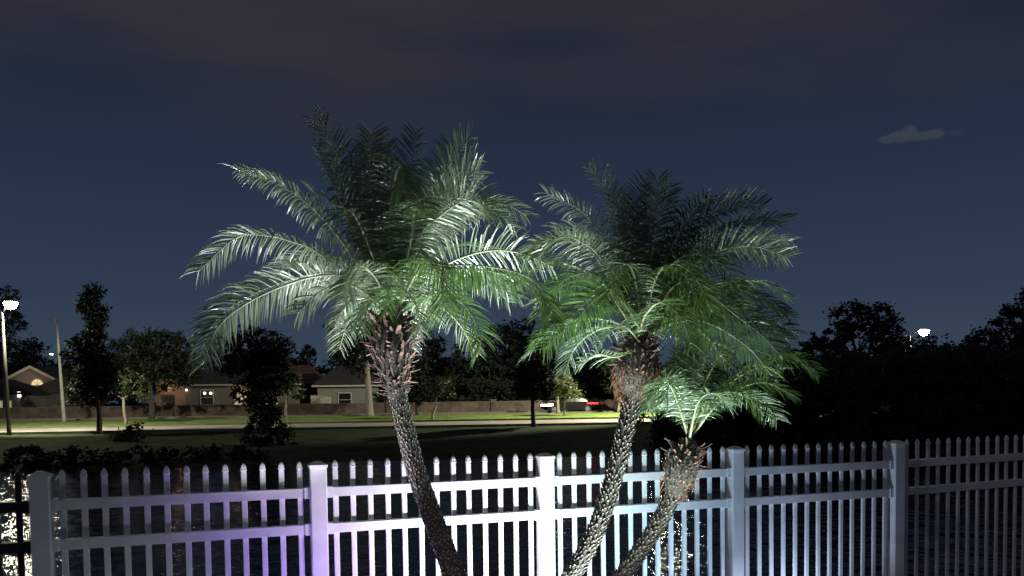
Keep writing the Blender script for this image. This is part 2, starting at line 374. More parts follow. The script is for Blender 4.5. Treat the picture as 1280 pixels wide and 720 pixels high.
def frond(palm, pts, rng, roll=.45, llen=.20, droop=1.0, bare=.13):
    pp, L = bez(pts, 40)
    mb = MB(); mb.tube(pp, [.0095*(1-.85*i/39)+.0006 for i in range(40)], 5)
    fr = mb.build('frond', M['rachis'], palm, smooth=True)
    base, tip = pp[0], pp[-1]
    oh = Vector((tip.x-base.x, tip.y-base.y, 0)); oh = oh.normalized() if oh.length > .01 else Vector((0, -1, 0))
    lv, lf = [], []
    nper = max(14, int(L*.86/.0158))
    for side in (-1, 1):
        for i in range(nper):
            s_ = bare+(1-bare)*(i+.5*rng.random())/nper
            q = min(38.999, s_*39); j = int(q); p = pp[j].lerp(pp[j+1], q-j)
            T = (pp[min(39, j+2)]-pp[max(0, j-1)]).normalized()
            Nn = Vector((0, 0, 1))-oh*.35+TOCAM*roll
            Nn = (Nn-T*Nn.dot(T)); Nn = Nn.normalized() if Nn.length > .05 else T.orthogonal()
            S = T.cross(Nn)*side
            g = (s_-bare)/(1-bare)
            prof = (.40+.60*min(1, g/.22))*(1-.50*max(0, (g-.5)/.5)**1.4)
            l = llen*prof*rng.uniform(.82, 1.1)
            if rng.random() < .035: l *= rng.uniform(.3, .7)
            ang = .22+.62*g**1.5+rng.gauss(0, .085)
            d = (S*math.cos(ang)+T*math.sin(ang)+Nn*(.26+rng.uniform(-.12, .12))).normalized()
            wv = (T-d*T.dot(d)).normalized()
            tw = rng.gauss(0, .42); wv = (wv*math.cos(tw)+d.cross(wv)*math.sin(tw)).normalized()
            w = .0047*rng.uniform(.8, 1.2)*(.75+.25*prof)
            c = p.copy(); k = len(lv); steps = 4
            for st in range(steps+1):
                u_ = st/steps
                ww = w*(.45+1.8*u_*(1-u_)*1.3)*(1-u_**5) if st < steps else 0.0004
                lv.append(c+wv*ww); lv.append(c-wv*ww)
                dd = (d+Vector((0, 0, -1))*droop*(.30+1.25*u_*u_)*l/.22).normalized()
                c = c+dd*(l/steps)
            for st in range(steps): lf.append((k+2*st, k+2*st+1, k+2*st+3, k+2*st+2) if side > 0 else (k+2*st, k+2*st+2, k+2*st+3, k+2*st+1))
    me = bpy.data.meshes.new('leaflets'); me.from_pydata([tuple(v) for v in lv], [], lf); me.materials.append(M['frond'])
    lo = link('leaflets', me, fr); lo['kind'] = 'stuff'
    return fr
def stub_mesh(i, rng):
    mb = MB(); l = rng.uniform(.05, .10); w = rng.uniform(.006, .013); pts = []
    n = 4; V = []; bend = rng.uniform(.1, .6)
    for s_ in range(n+1):
        u_ = s_/n; x = l*u_; z = l*bend*u_*u_; ww = w*(1-.35*u_)*(1.0 if s_ < n else .8); th = .006*(1-.5*u_)
        V += [(x, -ww, z), (x, 0, z+th), (x, ww, z), (x, 0, z-th)]
    Fs = [(s_*4+j, s_*4+(j+1) % 4, s_*4+4+(j+1) % 4, s_*4+4+j) for s_ in range(n) for j in range(4)]+[(n*4, n*4+1, n*4+2, n*4+3)]
    mb.add(V, Fs); return mb.mesh('leaf_stub', M['stub'])
rngS = random.Random(3)
STUBS = [stub_mesh(i, rngS) for i in range(6)]
def palm(label, Y, trunk_px, widths, boots, fronds, extra, seed, llen, fibre_at=None, scar_up=.03, scar=1.0):
    """trunk_px: centre line bottom to top in photo pixels at depth Y; widths in pixels; boots: list of (t0,t1,r0,r1 px, n)"""
    rng = random.Random(seed)
    P = [at(x, y, Y) for x, y in trunk_px]
    P[0].z = GZ-.05
    root = thing('palm_tree', label, 'palm tree', (P[0].x, P[0].y, GZ), 'pygmy date palms in front of the fence')
    pts, L = bez(P, 60)
    pys = [proj(p)[1] for p in pts]
    rr = [lerp(-y_, widths)*mpp(Y)/2 for y_ in pys]
    tof = lambda y_: min(range(60), key=lambda i: abs(pys[i]-y_))/59
    boots = (tof(boots[0]), tof(boots[1]), boots[2], boots[3])
    if fibre_at: fibre_at = (tof(fibre_at[0]), fibre_at[1])
    tr = MB().tube(pts, [r_*.86 for r_ in rr], 14).build('trunk', M['trunk'], root, smooth=True)
    # the diamond lattice of old leaf scars
    lat = MB(); per = 10 if scar > .8 else 13; step = .026*scar; nrow = int(L/step)
    for row in range(nrow):
        s_ = row/nrow*59; j = min(58, int(s_)); c = pts[j].lerp(pts[j+1], s_-j); T = (pts[j+1]-pts[j]).normalized()
        r_ = rr[j]*.84; A = Vector((1, 0, 0)); A = (A-T*A.dot(T)).normalized(); B = T.cross(A)
        if row/nrow > boots[0]+.03: continue
        for q in range(per):
            if rng.random() < .06: continue
            a = 2*math.pi*(q+.5*(row % 2)+rng.uniform(-.2, .2))/per+row*.035
            o = A*math.cos(a)+B*math.sin(a); s2 = T.cross(o)
            p = c+o*r_+T*rng.uniform(-.25, .25)*step; h = scar_up*rng.uniform(.55, 1.4); w = .0135*rng.uniform(.8, 1.2)*scar; out = (.0105 if scar < .8 else .0165)*rng.uniform(.6, 1.4)*scar
            lat.add([p-s2*w-T*.012, p+s2*w-T*.012, p+s2*w*.55+T*h*.55+o*out*.8, p-s2*w*.55+T*h*.55+o*out*.8, p+T*h+o*out*1.25, p+T*h*.75-o*.002],
                    [(0, 1, 2, 3), (0, 3, 5), (2, 1, 5)], 0)
            bb = len(lat.v)-6; lat.f += [(bb+3, bb+2, bb+4), (bb+3, bb+4, bb+5), (bb+4, bb+2, bb+5)]; lat.m += [1, 1, 1]
    lo = lat.build('leaf_scars', [M['trunk'], M['scar']], tr); lo['kind'] = 'stuff'
    # dead leaf stubs below the crown
    t0, t1, nb, boost = boots
    for q in range(nb):
        s_ = (t0+(t1-t0)*(q+rng.random())/nb); jj = min(58, int(s_*59)); c = pts[jj].lerp(pts[jj+1], s_*59-jj); T = (pts[jj+1]-pts[jj]).normalized()
        a = q*2.39996+rng.uniform(-.2, .2)
        o = Vector((math.cos(a), math.sin(a), 0)); o = (o-T*o.dot(T)).normalized()
        X = (o*rng.uniform(.6, 1.0)+T*rng.uniform(-.45, .75)+T.cross(o)*rng.uniform(-.6, .6)).normalized(); Yv = T.cross(o).normalized(); Z = X.cross(Yv)
        sc_ = boost*rng.uniform(.5, 1.1)*(.6+.42*(s_-t0)/(t1-t0))
        m4 = Matrix((X*sc_, Yv*sc_, Z*sc_)).transposed().to_4x4(); m4.translation = c+o*rr[jj]*.75
        ob = bpy.data.objects.new('leaf_stub', STUBS[q % 6]); C.objects.link(ob); ob.parent = root
        ob.matrix_basis = root.matrix_basis.inverted() @ m4
    if fibre_at:
        fb = MB(); s_, n_ = fibre_at
        for q in range(n_):
            j = min(58, int((s_+rng.uniform(-.03, .05))*59)); c = pts[j]; a = rng.uniform(0, 2*math.pi)
            o = Vector((math.cos(a), math.sin(a), 0)); p = c+o*rr[j]*rng.uniform(.75, 1.0)
            l = rng.uniform(.04, .09)
            fb.tube([p, p+o*.02+Vector((rng.uniform(-.01, .01), 0, -l*.5)), p+o*.012+Vector((rng.uniform(-.02, .02), 0, -l))], [.0022, .002, .0008], 3, cap=False)
        fo = fb.build('root_fibre', M['fibre'], root); fo['kind'] = 'stuff'
    top = pts[-1]
    jit = random.Random(seed+1)
    more = []
    for fd in fronds:                                          # a neighbour for most of the traced fronds
        if jit.random() < (.55 if seed == 11 else .34):
            ox, oy, od = jit.uniform(-22, 22), jit.uniform(-10, 20), jit.uniform(.05, .28)*jit.choice((-.5, 1))
            n_ = len(fd[0]); more.append(([(x+ox*i/n_, y+oy*i/n_, dy+od*i/n_) for i, (x, y, dy) in enumerate(fd[0])], fd[1] if len(fd) > 1 else {}))
    for fd in list(fronds)+more:
        pl = fd[0]; kw = fd[1] if len(fd) > 1 else {}
        q = [at(x, y, Y+dy) for x, y, dy in pl]
        q[0] = q[0].lerp(top, .5)+Vector((rng.uniform(-.02, .02), rng.uniform(-.02, .02), rng.uniform(-.04, .04)))
        frond(root, q, rng, llen=llen*kw.get('l', 1), roll=kw.get('roll', -.35), droop=kw.get('droop', 1.0), bare=.26 if llen < .22 else .13)
    for az, el_, ln in extra:                                  # the fronds on the far side of the crown
        h = Vector((math.cos(az), math.sin(az), 0)); p = top.copy(); q = [p.copy()]
        for s_ in range(4):
            e2 = el_-s_*rng.uniform(.34, .46); p = p+(h*math.cos(e2)+Vector((0, 0, math.sin(e2))))*ln/4; q.append(p.copy())
        frond(root, q, rng, llen=llen, roll=0)
    return root

P1 = [
 ([(487,388,0),(440,347,-.15),(388,343,-.28),(320,366,-.38),(270,400,-.42),(247,448,-.45)], dict(roll=-.8, droop=.9)),
 ([(482,375,.0),(399,317,-.1),(367,303,-.15),(336,295,-.2),(296,297,-.22),(247,340,-.25)], dict(roll=-.45, droop=1.2)),
 ([(476,372,.1),(417,289,.05),(372,245,.0),(330,222,-.02),(296,213,-.02)], dict(roll=-.3)),
 ([(480,370,.1),(457,295,.1),(433,224,.05),(412,178,.0),(392,148,-.03)], dict(roll=-1.0, droop=.3)),
 ([(488,370,.1),(484,290,.22),(483,220,.34),(483,182,.40)], dict(roll=1.5, droop=.25)),
 ([(490,380,-.05),(487,300,-.1),(491,243,-.16),(500,208,-.26),(505,215,-.4),(507,245,-.5)], dict(roll=-.9)),
 ([(497,370,.1),(520,285,.15),(548,228,.2),(574,190,.25),(590,170,.27)], dict(roll=-.8, droop=.4)),
 ([(497,380,-.1),(522,295,-.2),(548,267,-.26),(576,245,-.32),(597,243,-.36),(614,258,-.4)], dict(roll=-1.0, droop=.5)),
 ([(500,372,.1),(545,290,.25),(598,258,.36),(632,256,.42),(658,270,.46)], {}),
 ([(505,378,0),(548,338,-.05),(583,320,-.1),(620,313,-.12),(655,318,-.14),(692,334,-.16)], dict(roll=-1.0, droop=.6)),
 ([(491,388,-.1),(502,338,-.28),(524,312,-.42),(548,330,-.52),(600,332,-.62),(650,342,-.68),(678,362,-.7),(690,392,-.72)], dict(roll=.5, droop=2.0, l=1.1)),
 ([(508,388,-.1),(545,368,-.25),(574,376,-.34),(594,402,-.38),(601,426,-.4),(596,446,-.4)], dict(roll=.3)),
 ([(482,388,-.1),(442,358,-.35),(405,362,-.5),(372,392,-.58)], dict(roll=-.5)),
 ([(478,366,.15),(450,300,.25),(425,262,.3),(388,238,.34)], {}),
 ([(495,370,.2),(528,285,.34),(552,215,.42),(562,180,.46)], dict(roll=.9, droop=.3)),
 ([(486,370,.2),(468,275,.3),(455,215,.36),(448,190,.4)], dict(roll=.8, droop=.4)),
 ([(505,382,.1),(560,350,.25),(612,345,.36),(650,372,.42)], {}),
 ([(490,388,-.15),(468,346,-.4),(448,338,-.52),(430,372,-.6)], {}),
 ([(480,378,.1),(430,330,.25),(390,318,.32),(345,335,.38)], {}),
 ([(484,372,-.05),(462,310,-.2),(445,272,-.3),(432,262,-.36),(418,275,-.42)], dict(roll=.4)),
 ([(494,372,-.05),(512,310,-.25),(520,262,-.38),(528,248,-.5),(535,262,-.6)], dict(roll=.4)),
 ([(498,382,-.1),(520,345,-.35),(540,330,-.5),(556,350,-.6),(560,385,-.64)], {}),
 ([(490,380,0),(470,372,-.15),(452,385,-.25),(444,412,-.3)], dict(l=.8, droop=1.6)),
 ([(490,380,0),(505,370,-.2),(520,382,-.3),(526,410,-.34)], dict(l=.8, droop=1.6)),
 ([(490,380,.1),(462,368,.2),(440,378,.28),(428,402,.32)], dict(l=.8, droop=1.6)),
 ([(490,380,.1),(512,368,.22),(532,380,.32),(540,405,.36)], dict(l=.8, droop=1.6)),
 ([(489,378,-.05),(488,362,-.25),(486,366,-.38),(484,392,-.45)], dict(l=.7, droop=1.6)),
 ([(490,370,.15),(500,270,.3),(515,200,.38),(520,165,.4)], dict(roll=-.8, droop=.4)),
 ([(484,370,0),(470,270,-.1),(462,205,-.14),(466,165,-.16)], dict(roll=-.8, droop=.4)),
 ([(480,370,.1),(440,280,.1),(412,225,.1),(396,188,.1)], dict(roll=-.5, droop=.5)),
 ([(500,372,0),(540,275,-.05),(570,222,-.1),(592,200,-.12)], dict(roll=-.6, droop=.5)),
]
palm('tallest palm, leftmost of the group, its dark spiny trunk leaning across the fence', 5.3,
     [(650,932),(612,830),(589,770),(563,706),(540,645),(520,588),(505,530),(494,478),(490,430),(489,385)],
     [(-800,34),(-700,30),(-600,27),(-500,26),(-478,36),(-455,52),(-430,62),(-405,50),(-385,24)], (498, 398, 320, 1.5), P1,
     [(.5,1.1,1.0),(1.2,.9,1.05),(1.9,1.0,1.0),(2.6,.8,1.05),(1.55,.35,.9),(.9,.3,.95),(2.2,.35,.95)], 11, .245, scar_up=.026, scar=.72)
P2 = [
 ([(799,420,.0),(784,330,.0),(767,266,.0),(755,233,-.02),(736,208,-.04)], dict(roll=-.2, droop=.5)),
 ([(796,422,.0),(778,325,-.05),(745,284,-.1),(725,263,-.13),(704,252,-.15),(682,241,-.16)], dict(roll=-.3)),
 ([(796,424,.0),(747,324,-.18),(720,305,-.24),(698,298,-.28),(672,305,-.32),(655,325,-.35)], dict(roll=-.4)),
 ([(803,420,.1),(812,320,.15),(820,255,.2),(822,222,.22)], dict(roll=1.3, droop=.3)),
 ([(803,420,.0),(814,325,-.05),(827,265,-.08),(840,230,-.1)], dict(roll=-1.2, droop=.4)),
 ([(805,416,.1),(838,322,.15),(885,276,.2),(925,260,.22),(958,258,.24)], dict(roll=-.7, droop=.4)),
 ([(805,420,.05),(850,322,.1),(905,288,.14),(945,278,.16),(975,280,.17)], dict(roll=.6)),
 ([(808,420,.0),(850,348,-.1),(895,315,-.15),(940,308,-.2),(985,322,-.25)], dict(roll=-.8, droop=.5)),
 ([(808,425,-.05),(850,372,-.2),(899,354,-.3),(950,352,-.36),(985,372,-.4)], dict(roll=.4)),
 ([(808,425,-.05),(838,362,-.25),(870,356,-.36),(917,392,-.46),(953,420,-.5),(978,448,-.52)], dict(roll=1.0, droop=.7)),
 ([(804,430,-.1),(806,395,-.3),(826,378,-.46),(850,396,-.58),(864,430,-.62)], dict(roll=.7)),
 ([(800,425,-.1),(782,381,-.26),(763,362,-.36),(742,368,-.44),(720,390,-.5),(697,408,-.54),(676,428,-.56)], dict(roll=.9, droop=.8)),
 ([(795,450,-.05),(768,446,-.15),(745,443,-.22),(722,458,-.26)], dict(l=.75)),
 ([(798,420,.05),(757,352,-.05),(721,334,-.1),(688,328,-.14),(660,340,-.18)], dict(roll=.4)),
 ([(796,422,.1),(760,368,.1),(720,352,.1),(690,368,.1),(674,395,.1)], dict(roll=.8)),
 ([(797,430,-.1),(782,408,-.2),(765,412,-.26),(749,430,-.3)], dict(l=.7)),
 ([(806,425,.05),(850,388,.05),(905,386,.05),(950,402,.05),(985,425,.05)], dict(roll=.8)),
 ([(806,427,-.05),(842,398,-.2),(880,418,-.3),(908,452,-.34)], dict(roll=.7)),
 ([(802,415,.1),(798,320,.25),(794,250,.32)], dict(roll=.9, droop=.4)),
 ([(804,415,.1),(846,305,.22),(872,260,.3),(886,248,.32)], dict(roll=.8, droop=.4)),
 ([(800,415,.1),(768,325,.2),(725,288,.28),(692,285,.32)], {}),
 ([(804,420,.0),(830,345,-.15),(862,318,-.25),(900,330,-.34),(925,362,-.4)], dict(roll=.6)),
 ([(801,420,-.1),(795,355,-.3),(785,330,-.42),(770,340,-.52),(762,375,-.58)], dict(roll=.4)),
 ([(803,424,-.1),(818,352,-.3),(840,330,-.44),(868,345,-.54),(890,390,-.6)], dict(roll=.5)),
 ([(804,416,.1),(850,290,.0),(905,258,-.05),(935,248,-.08)], dict(roll=-.7, droop=.5)),
 ([(802,416,.15),(785,300,.3),(765,238,.36)], dict(roll=-.8, droop=.4)),
 ([(808,422,.1),(870,330,.2),(940,300,.28),(990,302,.3)], {}),
 ([(808,424,-.1),(870,400,-.3),(930,430,-.42),(965,470,-.46)], dict(roll=.6)),
 ([(808,424,0),(860,375,.0),(930,365,0),(985,395,0)], dict(roll=.5)),
 ([(800,418,.05),(790,330,.1),(800,260,.14),(806,225,.16)], dict(roll=-.9, droop=.4)),
 ([(796,424,-.05),(750,350,-.2),(715,345,-.3),(680,372,-.36)], dict(roll=.5)),
]
palm('middle palm with an orange fibrous collar, trunk leaning up from right of the tallest palm', 5.45,
     [(632,905),(642,850),(660,815),(690,765),(713,722),(741,672),(765,605),(780,545),(790,495),(797,455),(801,420)],
     [(-800,28),(-720,25),(-620,24),(-497,23),(-485,42),(-468,60),(-440,54),(-420,24)], (492, 420, 260, 1.1), P2,
     [(.3,1.0,1.0),(1.0,.9,1.0),(1.7,1.0,.95),(2.5,.9,1.0),(1.4,.4,.9),(.6,.35,.95),(2.2,.35,.95),(2.9,.5,.9)], 23, .24, fibre_at=(478, 300), scar_up=.018, scar=.82)
P3 = [
 ([(860,545,0),(852,503,-.08),(842,478,-.14),(826,474,-.2),(813,500,-.26)], dict(roll=-.6)),
 ([(862,545,0),(870,492,.05),(882,445,.08),(890,418,.1)], dict(roll=-.9, droop=.5)),
 ([(864,543,-.05),(878,506,-.2),(906,490,-.3),(935,497,-.36),(955,520,-.4)], dict(roll=.6)),
 ([(866,543,.05),(890,508,.1),(925,494,.15),(952,502,.18),(972,525,.2)], {}),
 ([(866,543,0),(888,500,-.1),(925,470,-.18),(970,450,-.26),(1000,448,-.3),(1020,466,-.32)], dict(roll=.7)),
 ([(858,543,.05),(838,505,.1),(820,494,.14),(808,515,.18)], {}),
 ([(861,543,.05),(856,485,.15),(850,440,.2)], dict(roll=.9, droop=.5)),
 ([(862,547,-.1),(872,505,-.3),(890,492,-.42),(912,505,-.5)], {}),
 ([(864,543,.1),(895,490,.2),(935,462,.28),(975,462,.32)], {}),
 ([(860,545,-.05),(848,495,-.25),(838,478,-.36),(832,500,-.44)], {}),
 ([(866,543,0),(895,492,-.1),(938,456,-.2),(985,445,-.26),(1016,466,-.3)], dict(roll=.2, l=1.1)),
 ([(864,540,-.1),(880,482,-.2),(902,446,-.25),(935,432,-.3)], dict(roll=-.4)),
 ([(862,540,0),(866,470,0),(869,422,0)], dict(roll=-.8, droop=.5)),
 ([(866,545,-.05),(902,500,-.2),(950,478,-.3),(992,494,-.36)], dict(roll=.5)),
]
palm('shortest palm at the right of the group, its shaggy collar just above the fence pickets', 5.6,
     [(652,895),(664,846),(700,800),(738,765),(772,728),(802,686),(830,642),(846,605),(856,572),(861,548)],
     [(-780,25),(-700,22),(-620,21),(-608,34),(-590,48),(-570,46),(-548,20)], (610, 552, 190, 1.1), P3,
     [(1.0,.9,.8),(1.9,1.0,.7)], 31, .215, fibre_at=(606, 80), scar_up=.016, scar=.81)
# ------------------------------------------------------------------ trees
def leaf_cloud(mb, blobs, n, size, rng):
    """blobs: (centre Vector, rx, ry(depth), rz, weight); leaf sized diamonds gathered in clumps"""
    tot = sum(b_[4] for b_ in blobs)
    for c, rx, ry, rz, w in blobs:
        k = int(n*w/tot); ncl = max(4, k//26)
        for _ in range(ncl):
            while True:
                d = Vector((rng.uniform(-1, 1), rng.uniform(-1, 1), rng.uniform(-1, 1)))
                if .15 < d.length < 1: break
            d = d*(.45+.62*rng.random()**.5)/max(.6, d.length)
            cc = c+Vector((d.x*rx, d.y*ry, d.z*rz)); cr_ = size*rng.uniform(1.2, 3.2)
            for _ in range(k//ncl):
                o = Vector((rng.gauss(0, .42), rng.gauss(0, .42), rng.gauss(0, .36)))*cr_
                p = cc+o; a = Vector((rng.gauss(0, 1), rng.gauss(0, 1), rng.gauss(0, .6))).normalized(); b_ = a.orthogonal().normalized()
                b_ = (b_*math.cos(rng.random()*6.28)+a.cross(b_)*math.sin(rng.random()*6.28)); s_ = size*rng.uniform(.55, 1.1)
                mb.add([p-a*s_, p+b_*s_*.42, p+a*s_, p-b_*s_*.42], [(0, 1, 2, 3)])
TREES = 'trees beyond the pond'
def tree(name, label, px, v, blobs_px, n, leaf, bark, rad=.14, size=.2, group=TREES, seed=0, cat='tree', base=None, limbs=5, depth=.9, loc=None):
    rng = random.Random(seed+int(px)*7)
    p0 = loc.copy() if loc is not None else far_at(px, v)
    Y = p0.y
    root = thing(name, label, cat, p0, group)
    bl = []
    for cx, cy, rx, ry in blobs_px:
        c = at(cx, cy, Y); k = mpp(Y)
        bl.append((c+Vector((0, rng.uniform(-.3, .3)*rx*k, 0)), rx*k, max(rx, ry*.6)*k*depth, ry*k, rx*ry))
    main = max(bl, key=lambda q: q[4])
    tb = MB()
    low = min(b_[0].z-b_[3]*.5 for b_ in bl); fork = Vector((p0.x*.6+main[0].x*.4, Y, max(p0.z+.4, low)))
    mid = p0.lerp(fork, .5)+Vector((rng.uniform(-.1, .1), 0, 0))
    tb.tube([p0+Vector((0, 0, -.1)), p0+Vector((0, 0, .25)), mid, fork], [rad*1.5, rad*1.05, rad*.9, rad*.75], 8)
    for i, b_ in enumerate(bl):
        for q in range(max(1, limbs//len(bl))):
            e = b_[0]+Vector((rng.uniform(-.5, .5)*b_[1], rng.uniform(-.5, .5)*b_[2], rng.uniform(-.2, .6)*b_[3]))
            m_ = fork.lerp(e, .5)+Vector((rng.uniform(-.2, .2), 0, rng.uniform(0, .3)))
            tb.tube([fork-Vector((0, 0, .1)), m_, e], [rad*.6, rad*.36, rad*.1], 5)
    tb.build('trunk', M[bark], root, smooth=True)
    cb = MB(); leaf_cloud(cb, bl, n, size, rng)
    cb.build('crown', M[leaf], root)
    return root
T = [
 ('oak_tree','dark tree with drooping sprigs behind the lit street lamp at the left edge',8,26,[(2,395,22,22),(20,405,10,12),(12,368,14,8),(5,425,10,18)],900,'leaf_dark','bark',.18,.22),
 ('oak_tree','round dark tree behind the gabled house at the left edge',20,48,[(18,448,30,22),(2,455,25,20),(40,440,16,14)],1800,'leaf_dark','bark',.2,.3),
 ('columnar_tree','tall narrow dark tree rising highest above the left road',124,-.6,[(117,371,11,14),(101,386,7,8),(121,398,11,19),(117,424,11,20),(119,462,27,26),(100,440,14,18),(112,485,30,22)],3800,'leaf_dark','bark',.17,.2),
 ('oak_tree','broad dark oak right of the tall narrow tree',190,16,[(165,440,24,24),(195,432,26,22),(222,438,22,20),(185,465,42,24),(225,460,24,20),(150,465,20,22)],4200,'leaf_dark','bark',.25,.25),
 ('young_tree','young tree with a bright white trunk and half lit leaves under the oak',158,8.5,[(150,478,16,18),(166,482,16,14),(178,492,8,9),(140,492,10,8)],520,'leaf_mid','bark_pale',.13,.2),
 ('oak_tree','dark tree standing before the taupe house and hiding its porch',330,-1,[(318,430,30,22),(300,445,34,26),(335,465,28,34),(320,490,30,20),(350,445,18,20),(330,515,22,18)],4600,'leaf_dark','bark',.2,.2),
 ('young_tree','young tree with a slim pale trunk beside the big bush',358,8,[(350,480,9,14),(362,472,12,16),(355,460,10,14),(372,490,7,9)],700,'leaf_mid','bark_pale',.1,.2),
 ('oak_tree','tall dark tree with a thick pale trunk left of the tallest palm trunk',463,16.8,[(440,412,26,24),(455,440,34,30),(432,440,18,22),(470,405,22,24)],3000,'leaf_dark','bark_pale',.30,.26),
 ('columnar_tree','narrow dark tree with two tops right of the tallest palm trunk',545,40,[(538,432,9,16),(550,430,6,12),(540,465,22,30),(560,470,12,20)],1600,'leaf_dark','bark',.2,.32),
 ('oak_tree','dark tree close to the right side of the tallest palm trunk',522,17,[(520,460,16,24),(515,485,16,22),(530,490,12,14)],1200,'leaf_dark','bark',.15,.24),
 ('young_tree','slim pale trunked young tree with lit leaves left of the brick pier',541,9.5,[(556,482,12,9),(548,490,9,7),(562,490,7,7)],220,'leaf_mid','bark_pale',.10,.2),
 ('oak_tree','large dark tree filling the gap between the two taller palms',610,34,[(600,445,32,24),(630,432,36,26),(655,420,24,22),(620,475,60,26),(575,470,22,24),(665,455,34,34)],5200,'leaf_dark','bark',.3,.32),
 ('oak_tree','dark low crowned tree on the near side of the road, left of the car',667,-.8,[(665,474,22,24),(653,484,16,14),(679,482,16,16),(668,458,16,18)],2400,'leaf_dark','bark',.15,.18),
 ('young_tree','young tree with a bright green lit crown and slim trunk beside the car',706,10.5,[(706,480,13,12),(698,488,10,9),(716,490,9,8)],520,'leaf_lit','bark_pale',.09,.18),
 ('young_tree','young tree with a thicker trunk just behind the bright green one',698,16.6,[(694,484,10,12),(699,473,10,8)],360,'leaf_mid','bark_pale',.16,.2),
 ('oak_tree','dark tree behind the wall between the bright young tree and the middle palm',755,30,[(735,470,30,30),(765,465,28,32),(785,480,24,24),(745,495,30,14)],3400,'leaf_dark','bark',.2,.3),
 ('oak_tree','tree with a bare pale trunk next to the middle palm trunk',774,16.6,[(778,470,26,24),(795,480,22,20)],1500,'leaf_dark','bark_pale',.16,.24),
]
for i, (nm, lb, px, v, bl, n, lf, bk, rd, sz) in enumerate(T):
    tree(nm, lb, px, v, bl, int(n*2.6), lf, bk, rd, sz*.82, seed=i)
# right hand wood: the trees that show against the sky
for i, (nm, lb, px, Y, bl, n, sz) in enumerate([
 ('oak_tree','great dark round topped tree at the left of the right street lamp',1085,50,[(1062,398,26,20),(1092,397,30,19),(1108,412,20,18),(1040,425,26,16),(1090,440,50,28),(1075,470,60,30)],6500,.2),
 ('oak_tree','dark tree right under the right street lamp head',1150,54,[(1160,436,22,14),(1150,455,30,20),(1120,448,22,18)],1700,.2),
 ('oak_tree','low dark tree to the right of the right street lamp',1205,52,[(1200,440,26,16),(1228,425,20,15),(1215,455,40,24)],2600,.22),
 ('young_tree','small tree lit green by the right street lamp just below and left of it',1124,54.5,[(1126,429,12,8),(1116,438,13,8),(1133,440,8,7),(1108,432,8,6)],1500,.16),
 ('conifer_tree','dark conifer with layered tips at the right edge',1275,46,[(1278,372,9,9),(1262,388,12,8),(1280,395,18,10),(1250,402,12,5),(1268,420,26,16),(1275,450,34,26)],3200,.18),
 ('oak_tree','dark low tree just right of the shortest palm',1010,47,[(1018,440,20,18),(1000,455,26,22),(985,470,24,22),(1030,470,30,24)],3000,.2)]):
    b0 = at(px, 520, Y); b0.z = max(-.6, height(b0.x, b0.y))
    tree(nm, lb, px, 0, bl, int(n*1.5), 'leaf_lit' if nm == 'young_tree' else 'leaf_dark', 'bark', .25, sz*.85, seed=50+i, loc=b0)
# distant fan palm silhouette
pz = far_at(385, 62)
fp = thing('fan_palm', 'tiny distant fan palm silhouetted above the roofs', 'palm tree', pz, TREES)
tp = at(385, 440, pz.y)
MB().tube([pz, pz.lerp(tp, .5)+Vector((.1, 0, 0)), tp], [.28, .2, .18], 8).build('trunk', M['bark'], fp)
cb = MB(); rng = random.Random(5)
for i in range(46):
    d = Vector((rng.gauss(0, 1), rng.gauss(0, 1), rng.gauss(.15, .8))).normalized(); a = d.orthogonal().normalized(); e = tp+d*1.25*rng.uniform(.8, 1.1)
    for j in range(6):
        q = (d+a*(j-2.5)*.16).normalized(); w = q.cross(Vector((0, 0, 1))).normalized()*.07
        cb.add([tp+d*.35, tp+d*.8+w+a*(j-2.5)*.1, tp+q*1.35-Vector((0, 0, .12)), tp+d*.8-w+a*(j-2.5)*.1], [(0, 1, 2, 3)])
cb.build('crown', M['leaf_dark'], fp)

def mass(name, px0, px1, Yf, topf, botf, n, size, leaf, seed, thick=3, label=None):
    rng = random.Random(seed); mb = MB(); cl = n//24
    for _ in range(cl):
        x = rng.uniform(px0, px1); Y = Yf(x)+rng.uniform(-thick, thick)/2
        top, bot = topf(x), botf(x); y = bot+(top-bot)*rng.random()**.8
        c = at(x, y, Y); cr_ = size*rng.uniform(1.2, 3)
        for _ in range(24):
            p = c+Vector((rng.gauss(0, .5), rng.gauss(0, .5), rng.gauss(0, .42)))*cr_
            a = Vector((rng.gauss(0, 1), rng.gauss(0, 1), rng.gauss(0, .6))).normalized(); b_ = a.orthogonal().normalized(); s_ = size*rng.uniform(.55, 1.1)
            mb.add([p-a*s_, p+b_*s_*.45, p+a*s_, p-b_*s_*.45], [(0, 1, 2, 3)])
    o = mb.build(name, M[leaf]); tag(o, kind='stuff'); return o
wav = lambda x, a, s: a*noise.noise(Vector((x*s, 3.3, 0)))
mass('treeline', -160, 1440, lambda x: 132, lambda x: 456+wav(x, 14, .03)+wav(x, 7, .11), lambda x: 507, 42000, .62, 'leaf_dark', 1, 12)
mass('undergrowth', 822, 1420, lambda x: 42-(x-830)*.004, lambda x: lerp(x, [(830, 520), (870, 490), (980, 474), (1040, 446), (1420, 434)])+wav(x, 12, .05), lambda x: 562, 52000, .2, 'leaf_dark', 2, 4)
mass('hedge_foliage', 470, 840, lambda x: 84, lambda x: 478+wav(x, 14, .04), lambda x: 514, 12000, .3, 'leaf_dark', 3, 3)
mass('reeds', -60, 330, lambda x: 37.5+(x-320)*.010, lambda x: 562+wav(x, 9, .06), lambda x: 592, 5000, .14, 'leaf_dark', 4, 1.5)
